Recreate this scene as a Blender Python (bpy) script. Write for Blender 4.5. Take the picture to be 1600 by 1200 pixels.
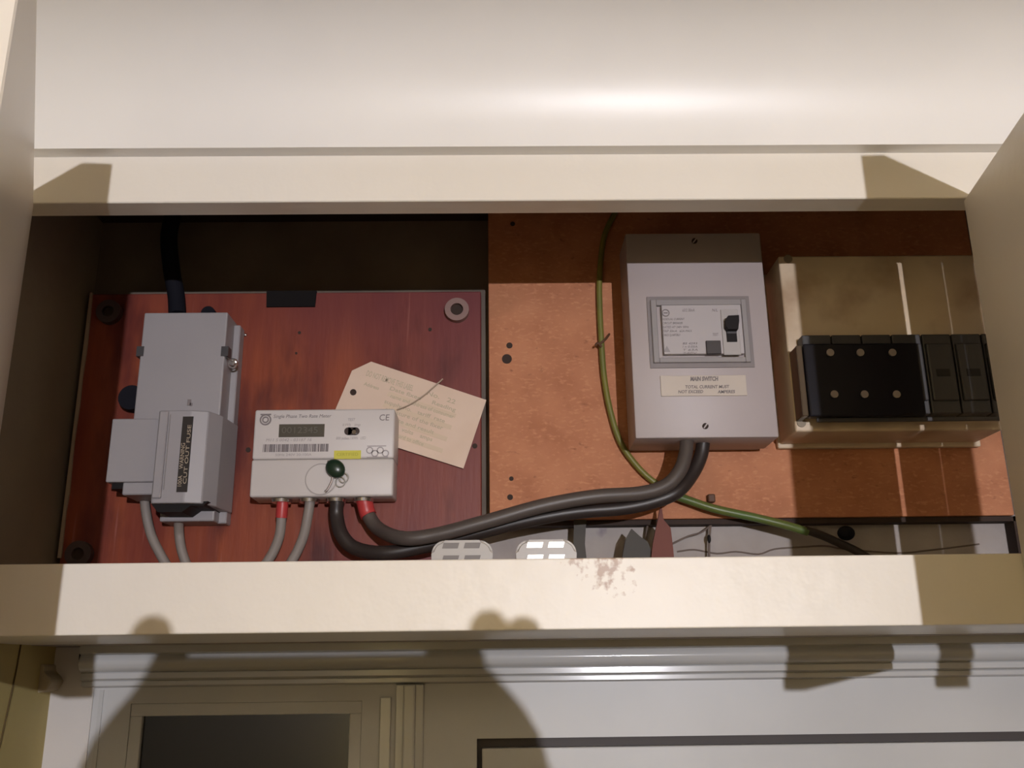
import bpy, bmesh, math, random
from mathutils import Vector, Matrix
C = bpy.context.scene
for o in list(bpy.data.objects): bpy.data.objects.remove(o)
random.seed(7)
H0 = 2.06                      # lens height above the hall floor; world y runs towards the cupboard

# ---------------------------------------------------------------- camera
FPX, PITCH, YAW, ROLL = 1488.70, 0.28943, 0.0141, -0.01242
cp_, sp_, cy_, sy_ = math.cos(PITCH), math.sin(PITCH), math.cos(YAW), math.sin(YAW)
FWD = Vector((sy_*cp_, cy_*cp_, sp_)); RT0 = Vector((cy_, -sy_, 0)); UP0 = RT0.cross(FWD)
RT = math.cos(ROLL)*RT0 + math.sin(ROLL)*UP0
UPV = -math.sin(ROLL)*RT0 + math.cos(ROLL)*UP0
cam_d = bpy.data.cameras.new('camera'); cam = bpy.data.objects.new('camera', cam_d)
C.collection.objects.link(cam)
M = Matrix((( RT.x, UPV.x, -FWD.x, 0), (RT.y, UPV.y, -FWD.y, 0), (RT.z, UPV.z, -FWD.z, H0), (0, 0, 0, 1)))
cam.matrix_world = M
cam_d.sensor_width = 36; cam_d.lens = FPX/1600*36; cam_d.clip_start = 0.001
C.camera = cam

# ---------------------------------------------------------------- world, lamp, exposure
w = bpy.data.worlds.new('world'); C.world = w; w.use_nodes = True
w.node_tree.nodes['Background'].inputs[0].default_value = (1, .85, .65, 1)
w.node_tree.nodes['Background'].inputs[1].default_value = 0.0
LAMP = Vector((0.4671, -1.9025, 0.1054+H0)); LAMP_STRENGTH = 38000.0; LAMP_COLOR = (1.0, .985, 1.05)
C.view_settings.view_transform = 'Standard'; C.view_settings.look = 'None'
C.view_settings.gamma = 1; C.view_settings.use_curve_mapping = False
C.view_settings.exposure = 0.14

# ---------------------------------------------------------------- helpers
def at(px, py, Y):
    """world point on the plane y = Y that the reference pixel shows"""
    d = FWD + RT*((px-800)/FPX) - UPV*((py-600)/FPX)
    d = d*(Y/d.y)
    return Vector((d.x, d.y, d.z+H0))

def node(nt, t, **kw):
    n = nt.nodes.new(t)
    for k, v in kw.items(): setattr(n, k, v)
    return n

def mat(name, col, rough=.5, metal=0, col2=None, scale=8, stretch=(1,1,1), detail=4, bump=0, bscale=60,
        lo=.35, hi=.65, coat=0, emit=None, spec=.5, trans=0, rot=(0,0,0)):
    m = bpy.data.materials.new(name); m.use_nodes = True; nt = m.node_tree
    b = nt.nodes['Principled BSDF']
    b.inputs['Base Color'].default_value = (*col, 1); b.inputs['Roughness'].default_value = rough
    b.inputs['Metallic'].default_value = metal; b.inputs['Specular IOR Level'].default_value = spec
    b.inputs['Coat Weight'].default_value = coat; b.inputs['Coat Roughness'].default_value = .15
    b.inputs['Transmission Weight'].default_value = trans
    tc = node(nt, 'ShaderNodeTexCoord'); mp = node(nt, 'ShaderNodeMapping')
    mp.inputs['Scale'].default_value = stretch; mp.inputs['Rotation'].default_value = rot
    nt.links.new(tc.outputs['Object'], mp.inputs[0])
    if col2 is None: col2 = tuple(c*.93 for c in col)
    no = node(nt, 'ShaderNodeTexNoise'); no.inputs['Scale'].default_value = scale; no.inputs['Detail'].default_value = detail
    nt.links.new(mp.outputs[0], no.inputs['Vector'])
    r = node(nt, 'ShaderNodeValToRGB'); r.color_ramp.elements[0].position = lo; r.color_ramp.elements[1].position = hi
    r.color_ramp.elements[0].color = (*col, 1); r.color_ramp.elements[1].color = (*col2, 1)
    nt.links.new(no.outputs['Fac'], r.inputs[0]); nt.links.new(r.outputs[0], b.inputs['Base Color'])
    if bump:
        n2 = node(nt, 'ShaderNodeTexNoise'); n2.inputs['Scale'].default_value = bscale; n2.inputs['Detail'].default_value = 3
        nt.links.new(mp.outputs[0], n2.inputs['Vector'])
        bu = node(nt, 'ShaderNodeBump'); bu.inputs['Strength'].default_value = bump; bu.inputs['Distance'].default_value = .002
        nt.links.new(n2.outputs['Fac'], bu.inputs['Height']); nt.links.new(bu.outputs[0], b.inputs['Normal'])
    if emit:
        b.inputs['Emission Color'].default_value = (*emit[0], 1); b.inputs['Emission Strength'].default_value = emit[1]
    return m

def mixin(m, col, scale, lo, hi, stretch=(1,1,1), kind='noise', detail=4, rot=(0,0,0)):
    """lay another noise pattern of colour over a material's base colour"""
    nt = m.node_tree; b = nt.nodes['Principled BSDF']; src = b.inputs['Base Color'].links[0].from_socket
    tc = node(nt, 'ShaderNodeTexCoord'); mp = node(nt, 'ShaderNodeMapping'); mp.inputs['Scale'].default_value = stretch
    mp.inputs['Rotation'].default_value = rot
    mp.inputs['Location'].default_value = (scale*.37, scale*.11, scale*.23)
    nt.links.new(tc.outputs['Object'], mp.inputs[0])
    no = node(nt, 'ShaderNodeTexNoise' if kind == 'noise' else 'ShaderNodeTexVoronoi')
    no.inputs['Scale'].default_value = scale; no.inputs['Detail'].default_value = detail
    nt.links.new(mp.outputs[0], no.inputs['Vector'])
    r = node(nt, 'ShaderNodeValToRGB'); r.color_ramp.elements[0].position = lo; r.color_ramp.elements[1].position = hi
    nt.links.new(no.outputs[0], r.inputs[0])
    mx = node(nt, 'ShaderNodeMix', data_type='RGBA')
    mx.inputs[7].default_value = (*col, 1)
    nt.links.new(r.outputs[0], mx.inputs[0]); nt.links.new(src, mx.inputs[6]); nt.links.new(mx.outputs[2], b.inputs['Base Color'])
    return m

def add_box(bm, x0, x1, y0, y1, z0, z1, bev=0, seg=2):
    r = bmesh.ops.create_cube(bm, size=1)
    vs = r['verts']
    bmesh.ops.scale(bm, vec=(x1-x0, y1-y0, z1-z0), verts=vs)
    bmesh.ops.translate(bm, vec=((x0+x1)/2, (y0+y1)/2, (z0+z1)/2), verts=vs)
    if bev:
        es = list({e for v in vs for e in v.link_edges})
        bmesh.ops.bevel(bm, geom=es, offset=bev, segments=seg, profile=.5, affect='EDGES')

def add_prism(bm, pts, y0, y1):
    """polygon of (x, z) points extruded from y0 (front) to y1 (back)"""
    a = [bm.verts.new((p[0], y0, p[1])) for p in pts]; b = [bm.verts.new((p[0], y1, p[1])) for p in pts]
    bm.faces.new(a); bm.faces.new(b[::-1]); n = len(pts)
    for i in range(n): bm.faces.new((a[i], b[i], b[(i+1) % n], a[(i+1) % n]))

def add_profile(bm, prof, x0, x1, cap=True):
    """(y, z) profile extruded along x"""
    a = [bm.verts.new((x0, p[0], p[1])) for p in prof]; b = [bm.verts.new((x1, p[0], p[1])) for p in prof]
    n = len(prof)
    for i in range(n if cap else n-1): bm.faces.new((a[i], a[(i+1) % n], b[(i+1) % n], b[i]))
    if cap: bm.faces.new(a[::-1]); bm.faces.new(b)

def add_cyl(bm, c, axis, r, h, n=24, r2=None):
    axis = Vector(axis).normalized(); q = axis.to_track_quat('Z', 'Y').to_matrix().to_4x4()
    m = Matrix.Translation(Vector(c)) @ q
    bmesh.ops.create_cone(bm, cap_ends=True, segments=n, radius1=r, radius2=r if r2 is None else r2, depth=h, matrix=m)

def add_ring(bm, c, axis, r_out, r_in, h, n=32):
    axis = Vector(axis).normalized(); q = axis.to_track_quat('Z', 'Y').to_matrix()
    L = []
    for r, zz in ((r_out, -h/2), (r_out, h/2), (r_in, h/2), (r_in, -h/2)):
        L.append([bm.verts.new(Vector(c) + q @ Vector((r*math.cos(2*math.pi*i/n), r*math.sin(2*math.pi*i/n), zz))) for i in range(n)])
    for k in range(4):
        A, B = L[k], L[(k+1) % 4]
        for i in range(n): bm.faces.new((A[i], A[(i+1) % n], B[(i+1) % n], B[i]))

def smooth_path(P, n=10):
    P = [Vector(p) for p in P]; out = []
    Q = [P[0]*2-P[1]] + P + [P[-1]*2-P[-2]]
    for i in range(1, len(Q)-2):
        a, b, c, d = Q[i-1:i+3]
        for k in range(n):
            t = k/n
            out.append(.5*((2*b) + (c-a)*t + (2*a-5*b+4*c-d)*t*t + (3*b-a-3*c+d)*t**3))
    out.append(P[-1]); return out

def add_tube(bm, P, r, n=14, sub=10, smooth=True, r_end=None):
    P = smooth_path(P, sub) if smooth and len(P) > 2 else [Vector(p) for p in P]
    rings = []; t0 = (P[1]-P[0]).normalized()
    u = t0.orthogonal().normalized()
    for i, p in enumerate(P):
        t = (P[min(i+1, len(P)-1)]-P[max(i-1, 0)]).normalized()
        u = (u - t*u.dot(t)).normalized(); v = t.cross(u)
        rr = r if r_end is None else r+(r_end-r)*i/(len(P)-1)
        rings.append([bm.verts.new(p+(u*math.cos(2*math.pi*k/n)+v*math.sin(2*math.pi*k/n))*rr) for k in range(n)])
    for A, B in zip(rings, rings[1:]):
        for k in range(n): bm.faces.new((A[k], A[(k+1) % n], B[(k+1) % n], B[k]))
    bm.faces.new(rings[0][::-1]); bm.faces.new(rings[-1])

def obj(name, bm, m, parent=None, smooth=False):
    bmesh.ops.recalc_face_normals(bm, faces=bm.faces)
    me = bpy.data.meshes.new(name); bm.to_mesh(me); bm.free()
    if smooth:
        me.polygons.foreach_set('use_smooth', [True]*len(me.polygons))
        me.set_sharp_from_angle(angle=math.radians(38))
    me.materials.append(m)
    o = bpy.data.objects.new(name, me); C.collection.objects.link(o)
    if parent is not None:
        o.parent = parent; o.matrix_parent_inverse = parent.matrix_world.inverted()
    return o

def thing(name, label, cat, loc, group=None):
    o = bpy.data.objects.new(name, None); o.empty_display_size = .02
    C.collection.objects.link(o); o.location = loc; o.matrix_world = Matrix.Translation(Vector(loc))
    return tag(o, label, cat, group)

def tag(o, label, cat, group=None):
    o['label'] = label; o['category'] = cat
    if group: o['group'] = group
    return o

def struct(name, bm, m, parent=None, smooth=False):
    o = obj(name, bm, m, parent, smooth)
    if parent is None: o['kind'] = 'structure'
    return o

def N(): return bmesh.new()

def text(name, s, m, parent, loc, size, width=None, shear=0, rotx=math.pi/2, rotz_local=0, depth=.0001, align='LEFT', bold=0):
    cu = bpy.data.curves.new(name, 'FONT'); cu.body = s; cu.size = size; cu.extrude = depth; cu.shear = shear
    cu.align_x = align; cu.align_y = 'CENTER'; cu.offset = bold; cu.resolution_u = 3
    t = bpy.data.objects.new('tmp', cu); C.collection.objects.link(t)
    dg = bpy.context.evaluated_depsgraph_get(); dg.update()
    me = bpy.data.meshes.new_from_object(t.evaluated_get(dg)); bpy.data.objects.remove(t)
    me.name = name
    xs = [v.co.x for v in me.vertices]; wd = max(xs)-min(xs) if xs else 1
    sx = width/wd if width else 1
    R = Matrix.Translation(loc) @ Matrix.Rotation(rotx, 4, 'X') @ Matrix.Rotation(rotz_local, 4, 'Z') @ Matrix.Diagonal((sx, 1, 1, 1))
    me.transform(R); me.materials.clear(); me.materials.append(m)
    o = bpy.data.objects.new(name, me); C.collection.objects.link(o)
    o.parent = parent; o.matrix_parent_inverse = parent.matrix_world.inverted()
    return o

# ---------------------------------------------------------------- materials
M_CREAM  = mat('cream_gloss_paint', (.80, .745, .66), .28, col2=(.77, .71, .62), scale=5, bump=.12, bscale=90)
M_RAIL   = mat('worn_cream_paint', (.80, .75, .67), .40, col2=(.77, .715, .63), scale=5, bump=.35, bscale=45)
M_COVE   = mat('white_satin_paint', (.86, .835, .80), .36, col2=(.78, .755, .72), scale=3, bump=.06, bscale=50)
M_UPVCF  = mat('white_plastic_panel', (.50, .50, .50), .42, bump=.02, bscale=30)
M_UPVC   = mat('white_plastic_frame', (.50, .50, .50), .13, bump=.02, bscale=30)
M_CEIL   = mat('ceiling_white', (.70, .58, .37), .8, bump=.1, bscale=120)
M_WALL   = mat('yellowish_wall_paint', (.46, .37, .15), .7, col2=(.42, .34, .135), scale=6, bump=.15, bscale=80)
M_HALL   = mat('hall_wall_paint', (.13, .095, .045), .8)
M_FLOOR  = mat('hall_carpet', (.06, .035, .025), .95, col2=(.045, .025, .02), scale=60, bump=.5, bscale=300)
M_PLAST  = mat('old_grey_plaster', (.40, .36, .34), .9, col2=(.33, .29, .27), scale=18, bump=.6, bscale=60)
mixin(M_PLAST, (.22, .19, .22), 26, .62, .72)
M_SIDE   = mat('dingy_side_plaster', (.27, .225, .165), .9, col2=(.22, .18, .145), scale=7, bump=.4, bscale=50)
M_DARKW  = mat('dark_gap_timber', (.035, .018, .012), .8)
M_WOOD   = mat('red_stained_wood', (.27, .060, .024), .45, spec=.3, col2=(.17, .030, .018), scale=7, stretch=(5, 1, .7), detail=6, bump=.12, bscale=40, rot=(0, .12, 0))
mixin(M_WOOD, (.15, .035, .038), 2.5, .45, .62, detail=2)
mixin(M_WOOD, (.075, .013, .012), 6, .53, .72, stretch=(3.5, 1, 1.2), rot=(0, .1, 0))
mixin(M_WOOD, (.30, .10, .08), 150, .66, .78, stretch=(1, 1, .05), rot=(0, .1, 0))
M_CHIP   = mat('chipboard', (.50, .205, .10), .75, col2=(.40, .15, .07), scale=26, bump=.25, bscale=150)
mixin(M_CHIP, (.54, .24, .12), 170, .53, .72, stretch=(1, 1, 2), detail=3)
mixin(M_CHIP, (.28, .10, .05), 110, .66, .80, stretch=(1, 1, 2), detail=3)
mixin(M_CHIP, (.36, .15, .07), 9, .56, .76)
M_GREY   = mat('grey_moulded_plastic', (.32, .30, .31), .45, bump=.05, bscale=200)
M_GREY2  = mat('grey_moulded_plastic_sides', (.235, .215, .21), .45)
M_METER  = mat('pale_meter_plastic', (.60, .555, .535), .45)
M_METER2 = mat('pale_meter_cover', (.59, .545, .52), .45)
M_RCD    = mat('lilac_grey_enamel', (.40, .345, .345), .46, col2=(.375, .32, .315), scale=9)
M_RCDF   = mat('white_device_plastic', (.44, .40, .405), .4)
M_RCDR   = mat('grey_surround_plastic', (.28, .255, .255), .4)
M_BLACK  = mat('black_plastic', (.010, .008, .008), .6, spec=.2)
M_BLACK2 = mat('smoky_black_cover', (.008, .007, .011), .3, spec=.25)
M_FUSE   = mat('dark_fuse_plastic', (.05, .047, .05), .45)
M_FUSEM  = mat('fuse_marking', (.012, .01, .01), .6)
M_BEIGE  = mat('aged_beige_plastic', (.66, .54, .40), .5, col2=(.58, .455, .32), scale=12)
mixin(M_BEIGE, (.36, .24, .15), 14, .52, .72)
M_BEIGEC = mat('brown_tinted_cover', (.33, .25, .16), .3, col2=(.26, .18, .11), scale=14, coat=.2)
M_METAL  = mat('bright_metal', (.75, .73, .72), .22, metal=1)
M_DULL   = mat('dull_metal', (.36, .31, .29), .4, metal=.8)
M_PINK   = mat('nylon_spacer', (.25, .15, .13), .5)
M_SPACE  = mat('dark_spacer', (.06, .035, .035), .5)
M_SCREEN = mat('grey_green_display', (.085, .075, .058), .25)
M_SEG    = mat('display_digits', (.10, .09, .068), .4)
M_INK    = mat('grey_print', (.20, .17, .17), .6)
M_INKD   = mat('device_grey_print', (.20, .175, .175), .6)
M_INKL   = mat('faint_print', (.36, .32, .32), .6)
M_INKW   = mat('cream_print', (.42, .34, .25), .6)
M_BAR    = mat('barcode_print', (.13, .105, .11), .6)
M_YEL    = mat('yellow_sticker', (.60, .55, .06), .5)
M_YELT   = mat('olive_print', (.42, .38, .03), .5)
M_LABEL  = mat('cream_label_strip', (.54, .465, .40), .45)
M_TAG    = mat('buff_card', (.70, .54, .43), .65, col2=(.66, .50, .39), scale=25)
M_TAGINK = mat('faded_green_print', (.50, .42, .30), .7)
M_GSEAL  = mat('dark_green_plastic', (.012, .030, .016), .3)
M_CLEAR  = mat('clear_plastic', (.75, .73, .68), .15, trans=.6)
M_RED    = mat('red_sleeving', (.46, .045, .045), .4)
M_CGREY  = mat('grey_cable_sheath', (.26, .225, .20), .5)
M_CBLACK = mat('black_cable_sheath', (.030, .022, .020), .42)
M_CDARK  = mat('dark_grey_cable_sheath', (.085, .068, .060), .45)
M_CNAVY  = mat('dark_navy_sheath', (.009, .009, .014), .8, spec=.15)
M_CGREEN = mat('green_yellow_sheath', (.15, .15, .035), .45, col2=(.19, .17, .03), scale=30)
M_CGREEN2= mat('green_sheath', (.075, .15, .045), .4, col2=(.10, .13, .03), scale=18)
M_WHITEP = mat('white_glossy_plastic', (.42, .39, .36), .4)
M_MIRROR = mat('foil_slot', (.72, .68, .62), .42, metal=1)
M_SLOT   = mat('grey_slot', (.17, .15, .14), .5)
M_LEAF   = mat('red_brown_slate', (.17, .05, .035), .7)
M_DKOBJ  = mat('dark_olive_plastic', (.035, .027, .018), .6)
M_GLASS  = mat('dark_window_glass', (.012, .010, .009), .12)
M_SEAL   = mat('dark_rubber_seal', (.045, .035, .033), .6)
M_TWIG   = mat('cobweb_thread', (.16, .12, .10), .8)
M_SKIN   = mat('skin', (.55, .33, .24), .5)
M_SHIRT  = mat('navy_shirt', (.03, .04, .08), .85)
M_TROUS  = mat('dark_trousers', (.03, .03, .035), .9)
M_HAIR   = mat('brown_hair', (.06, .035, .02), .6)
M_PHONE  = mat('phone_body', (.015, .015, .018), .3)
M_BULB   = mat('lit_bulb', (1, 1, 1), .5, emit=(LAMP_COLOR, LAMP_STRENGTH))

def stain(m, centre, radius, col, scale):
    nt = m.node_tree; b_ = nt.nodes['Principled BSDF']; src = b_.inputs['Base Color'].links[0].from_socket
    g = node(nt, 'ShaderNodeNewGeometry'); sub = node(nt, 'ShaderNodeVectorMath', operation='DISTANCE'); sub.inputs[1].default_value = centre
    nt.links.new(g.outputs['Position'], sub.inputs[0])
    no = node(nt, 'ShaderNodeTexNoise'); no.inputs['Scale'].default_value = scale; no.inputs['Detail'].default_value = 6; nt.links.new(g.outputs['Position'], no.inputs['Vector'])
    a = node(nt, 'ShaderNodeMath', operation='DIVIDE'); nt.links.new(sub.outputs['Value'], a.inputs[0]); a.inputs[1].default_value = radius
    s_ = node(nt, 'ShaderNodeMath', operation='SUBTRACT'); nt.links.new(no.outputs['Fac'], s_.inputs[0]); 
    m_ = node(nt, 'ShaderNodeMath', operation='MULTIPLY'); nt.links.new(a.outputs[0], m_.inputs[0]); m_.inputs[1].default_value = .22; nt.links.new(m_.outputs[0], s_.inputs[1])
    r_ = node(nt, 'ShaderNodeValToRGB'); r_.color_ramp.elements[0].position = .36; r_.color_ramp.elements[1].position = .50; nt.links.new(s_.outputs[0], r_.inputs[0])
    mx = node(nt, 'ShaderNodeMix', data_type='RGBA'); mx.inputs[7].default_value = (*col, 1)
    nt.links.new(r_.outputs[0], mx.inputs[0]); nt.links.new(src, mx.inputs[6]); nt.links.new(mx.outputs[2], b_.inputs['Base Color'])

# ---------------------------------------------------------------- measured planes (metres; z offsets from the lens height)
YF, YB, YW, YG = .700, .9220, .9444, .9988
ZT, ZT2, ZB, ZB2 = .3642+H0, .4059+H0, .0759+H0, .0256+H0
XL, XR = -.3741, .3804
XWL, XWR = -.447, 1.35
ZC = ZT2+.105
YR = -3.9

# ---------------------------------------------------------------- the hall
b = N(); add_box(b, XWL-.1, XWR+.1, YR-.1, YG+.2, -.1, 0); struct('floor', b, M_FLOOR)
b = N(); add_box(b, XWL-.1, XWR+.1, YR-.1, YG+.2, ZC, ZC+.1); struct('ceiling', b, M_CEIL)
b = N(); add_box(b, XWL-.1, XWL, YR-.1, YG+.2, 0, ZC)
wl = struct('wall_left', b, M_WALL)
b = N(); add_box(b, XWR, XWR+.1, YR-.1, YG+.2, 0, ZC); struct('wall_right', b, M_HALL)
b = N(); add_box(b, XWL, XWR, YR-.1, YR, 0, ZC); struct('wall_rear', b, M_HALL)
# the wall behind the cupboard and above the door set
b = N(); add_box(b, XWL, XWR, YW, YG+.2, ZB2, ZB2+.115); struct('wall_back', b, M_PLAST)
b = N(); add_box(b, XWL, XWR, YW, YG+.2, ZB2+.1152, ZC); struct('wall_back_upper', b, mat('shade_darkened_plaster', (.17, .135, .105), .95, col2=(.13, .10, .08), scale=12, bump=.4))  # same wall higher up; the recess's shade is put into a darker plaster colour

# coving: quarter circle between the cupboard head and the ceiling
R = .103; yc = YF-.0135
prof = [(YF+.02, ZT2)]
prof += [(yc+.0, ZT2)]
for i in range(33):
    a = math.pi/2*i/32; prof.append((yc-R*(1-math.cos(a)), ZT2+.002+R*math.sin(a)))
prof += [(YF+.02, ZT2+.002+R)]
b = N(); add_profile(b, prof, XWL, XWR); struct('trim_1', b, M_COVE, smooth=True)

# ---------------------------------------------------------------- the cupboard
cup = thing('meter_cupboard', 'cream painted built-in meter cupboard with open doors above the hall door', 'cupboard', ((XL+XR)/2, .8, ZB2))
XC1 = 1.20
b = N(); add_box(b, XWL, XC1, YF, YF+.0232, ZT, ZT2+.0015, .0008, 1); obj('top_rail', b, M_RAIL, cup)
M_RAILS = mat('stained_cream_paint', (.80, .75, .67), .40, col2=(.77, .715, .63), scale=5, bump=.35, bscale=45)
stain(M_RAILS, tuple(at(950, 890, YF)), .020, (.42, .29, .21), 160)
stain(M_RAILS, tuple(at(905, 872, YF)), .012, (.50, .38, .30), 200)
b = N(); add_box(b, XWL, XC1, YF, YF+.02, ZB2, ZB, .0010, 2); brl = obj('bottom_rail', b, M_RAILS, cup)
b = N(); add_box(b, XWL, XC1, YF+.02, YW, ZB2+.0005, ZB2+.016); obj('bottom_panel', b, M_CREAM, cup)
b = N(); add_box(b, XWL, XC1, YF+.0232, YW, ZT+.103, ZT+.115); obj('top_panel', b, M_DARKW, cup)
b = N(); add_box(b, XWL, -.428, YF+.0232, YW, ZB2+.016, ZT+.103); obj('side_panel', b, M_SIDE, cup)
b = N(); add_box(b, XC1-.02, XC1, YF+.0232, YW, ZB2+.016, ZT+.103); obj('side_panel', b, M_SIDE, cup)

def door(hx, ang, width, side, label=None, z0=.0049+H0, z1=ZT-.003, T=.022):
    if side < 0: T = .018
    """side=+1: door hinged on its left (left door), swings forward; ang = lean towards the middle"""
    b = N(); add_box(b, -T if side > 0 else 0, 0 if side > 0 else T, -width, 0, z0, z1, .001, 1)
    bmesh.ops.rotate(b, verts=b.verts, cent=(0, 0, 0), matrix=Matrix.Rotation(ang, 3, 'Z'))
    bmesh.ops.translate(b, verts=b.verts, vec=(hx, YF-.001, 0))
    o = obj('door', b, M_CREAM, cup)
    if label: o['label'] = label
    return o
WD = .375
DL = door(XL, .4440, WD, 1, 'left door, swung out and seen almost edge-on')
DR = door(XR, -.1484, WD, -1, 'right door, its inner face turned to the opening')
def hinge(x, z, s, par):
    b = N(); add_cyl(b, (x, YF-.004, z), (0, 0, 1), .004, .05, 12); obj('hinge', b, M_CREAM, par, True)

# the middle stile with the next door of the run behind the right-hand one
b = N(); add_box(b, XR+.0212, XR+.0580, YF, YF+.02, ZB, ZT); obj('stile', b, M_CREAM, cup)
LX = LAMP.x
b = N(); add_box(b, 0, .027, -.36, 0, .0049+H0, ZT, .001, 1)
a3 = math.atan2(LX-(XR+.075), YF-LAMP.y)
bmesh.ops.rotate(b, verts=b.verts, cent=(0, 0, 0), matrix=Matrix.Rotation(a3, 3, 'Z'))
bmesh.ops.translate(b, verts=b.verts, vec=(XR+.0605, YF-.001, 0)); obj('door', b, M_CREAM, cup)

# ---------------------------------------------------------------- door set under the cupboard
XG0 = at(137, 1050, YG).x
zs = lambda py, px=1000, Y=YG: at(px, py, Y).z
wf = YG
z_top = ZB2
ztrim = [zs(y) for y in (1003, 1011, 1013, 1036, 1040, 1050, 1053, 1061)]
# stepped cornice of the frame
P = [(YG+.03, z_top), (YG-.020, z_top), (YG-.020, ztrim[1]), (YG-.016, ztrim[1]-.0015)]
for i in range(9):     # gently rounded main member
    t = i/8; P.append((YG-.016-.0035*math.sin(math.pi*t), ztrim[2]+(ztrim[3]-ztrim[2])*t))
P += [(YG-.010, ztrim[4]), (YG-.0115, ztrim[4]-.001), (YG-.0115, ztrim[5]), (YG-.0065, ztrim[5]-.002), (YG-.0075, ztrim[6]-.001), (YG-.0075, ztrim[7]), (YG, ztrim[7]-.002), (YG+.03, ztrim[7]-.002)]
b = N(); add_profile(b, P, XG0-.002, XWR); struct('trim_2', b, M_UPVC, smooth=True)
Z0 = 0.0
def zy(py, px=1000): return at(px, py, YG).z
Xa = at(143, 1120, YG).x
gx0, gx1 = at(219, 1150, YG).x, at(545, 1150, YG).x
gz = at(400, 1117, YG).z
mx0, mx1 = at(617, 1150, YG).x, at(662, 1150, YG).x
dx0 = at(745, 1170, YG).x; dz = at(1200, 1149, YG).z
ZF = ztrim[7]-.002
W1 = N()
add_box(W1, Xa, gx0-.012, YG, YG+.06, Z0, ZF)
add_box(W1, gx0-.012, gx1+.012, YG, YG+.06, gz+.012, ZF)
add_box(W1, gx1+.012, mx0, YG, YG+.06, Z0, ZF)
add_box(W1, gx0-.012, gx1+.012, YG, YG+.06, Z0, .25)
win = struct('window_1', W1, M_UPVCF)
b = N(); d = .012   # glazing bead, sloping towards the pane
add_box(b, gx0-d, gx1+d, YG+.0012, YG+.045, gz, gz+d, .0006, 1)
add_box(b, gx0-d, gx0, YG+.0012, YG+.045, .25, gz, .0006, 1)
add_box(b, gx1, gx1+d, YG+.0012, YG+.045, .25, gz, .0006, 1)
obj('glazing_bead', b, M_UPVCF, win)
b = N(); add_box(b, gx0-.002, gx1+.002, YG+.006, YG+.012, .25, gz+.002); obj('window_glass', b, M_GLASS, win)
# mullion
b = N(); add_box(b, mx0, mx1, YG-.004, YG+.06, Z0, ZF, .0015, 2)
add_box(b, mx0+.008, mx1-.008, YG-.008, YG, Z0, ZF, .002, 2); struct('trim_3', b, M_UPVC)
# sash step lines left of the mullion
b = N(); xs_ = at(572, 1150, YG).x; add_box(b, gx1+.030, mx0-.004, YG-.003, YG+.004, Z0, ZF-.012, .001, 1); obj('sash_edge', b, M_UPVC, win)
b = N(); add_box(b, Xa+.006, Xa+.010, YG-.002, YG+.004, Z0, ZF-.002); obj('sash_edge', b, M_UPVC, win)
# head and jamb round the door leaf
b = N(); add_box(b, mx1, dx0, YG, YG+.06, Z0, ZF); add_box(b, dx0, XWR, YG, YG+.06, dz+.0005, ZF); struct('trim_4', b, M_UPVCF)
b = N(); add_box(b, dx0, XWR, YG+.012, YG+.05, Z0, dz); struct('trim_5', b, M_SEAL)
b = N(); g = .0085
add_box(b, dx0+.005, XWR-.3, YG+.001, YG+.05, .01, dz-g, .0012, 2); dr1 = struct('door_1', b, M_UPVCF)
b = N(); add_box(b, dx0+.02, dx0+.035, YG-.045, YG-.035, .95, 1.08, .004, 2); add_box(b, dx0+.02, dx0+.045, YG-.006, YG+.001, .9, 1.13, .003, 2)
add_cyl(b, (dx0+.028, YG-.02, 1.07), (0, 1, 0), .006, .04, 12); obj('door_handle', b, M_METAL, dr1)
# wall filling behind the frame and the plastered reveal on its left
b = N(); add_box(b, XWL, XWR, YG+.05, YG+.2, 0, ZB2); struct('wall_behind_frame', b, M_HALL)
b = N(); add_box(b, XWL, Xa, YG-.002, YG+.06, 0, ZB2-.0005); struct('trim_6', b, mat('white_reveal_paint', (.60, .57, .55), .5, bump=.3, bscale=50))
# broken end of an old moulding in the corner
b = N()
pts = [at(x, y, YG-.005) for x, y in ((72, 1046), (78, 1036), (87, 1040), (84, 1050), (94, 1056), (98, 1064), (90, 1078), (76, 1082), (68, 1074), (76, 1062))]
add_prism(b, [(p.x, p.z) for p in pts], YG-.030, YG-.002); bmesh.ops.bevel(b, geom=list(b.edges), offset=.0012, segments=1, affect='EDGES')
tag(obj('moulding_fragment', b, mat('chalky_plaster', (.44, .38, .27), .9, bump=.5, bscale=80)), 'small broken plaster moulding end in the corner under the cupboard, left of the door frame', 'moulding')

# ---------------------------------------------------------------- red stained meter board
bx0, bx1 = -.4200, at(752, 650, YB).x
bz1 = at(480, 457, YB).z
bz0 = ZB2+.017
mb = N(); add_box(mb, bx0, bx1, YB, YW, bz0, bz1, .001, 1)
board = tag(obj('meter_board', mb, M_WOOD), 'red-brown stained wooden board carrying the electricity meter, left of the chipboard', 'board')
def spacer(px, py, m, rr=17, hole=9):
    c = at(px, py, YB-.004); r = rr/FPX*.95*1.02
    b = N(); add_ring(b, (c.x, YB-.004, c.z), (0, 1, 0), r, r*hole/rr, .008); o = obj('spacer_ring', b, m, board, True)
    b = N(); add_cyl(b, (c.x, YB-.0015, c.z), (0, 1, 0), r*hole/rr, .003); obj('screw_recess', b, M_DARKW, o, True)
spacer(714, 485, M_PINK, 19, 10); spacer(171, 488, M_SPACE, 19, 9); spacer(124, 866, M_SPACE, 19, 9)
b = N(); p0, p1 = at(417, 459, YB), at(494, 480, YB)
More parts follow.
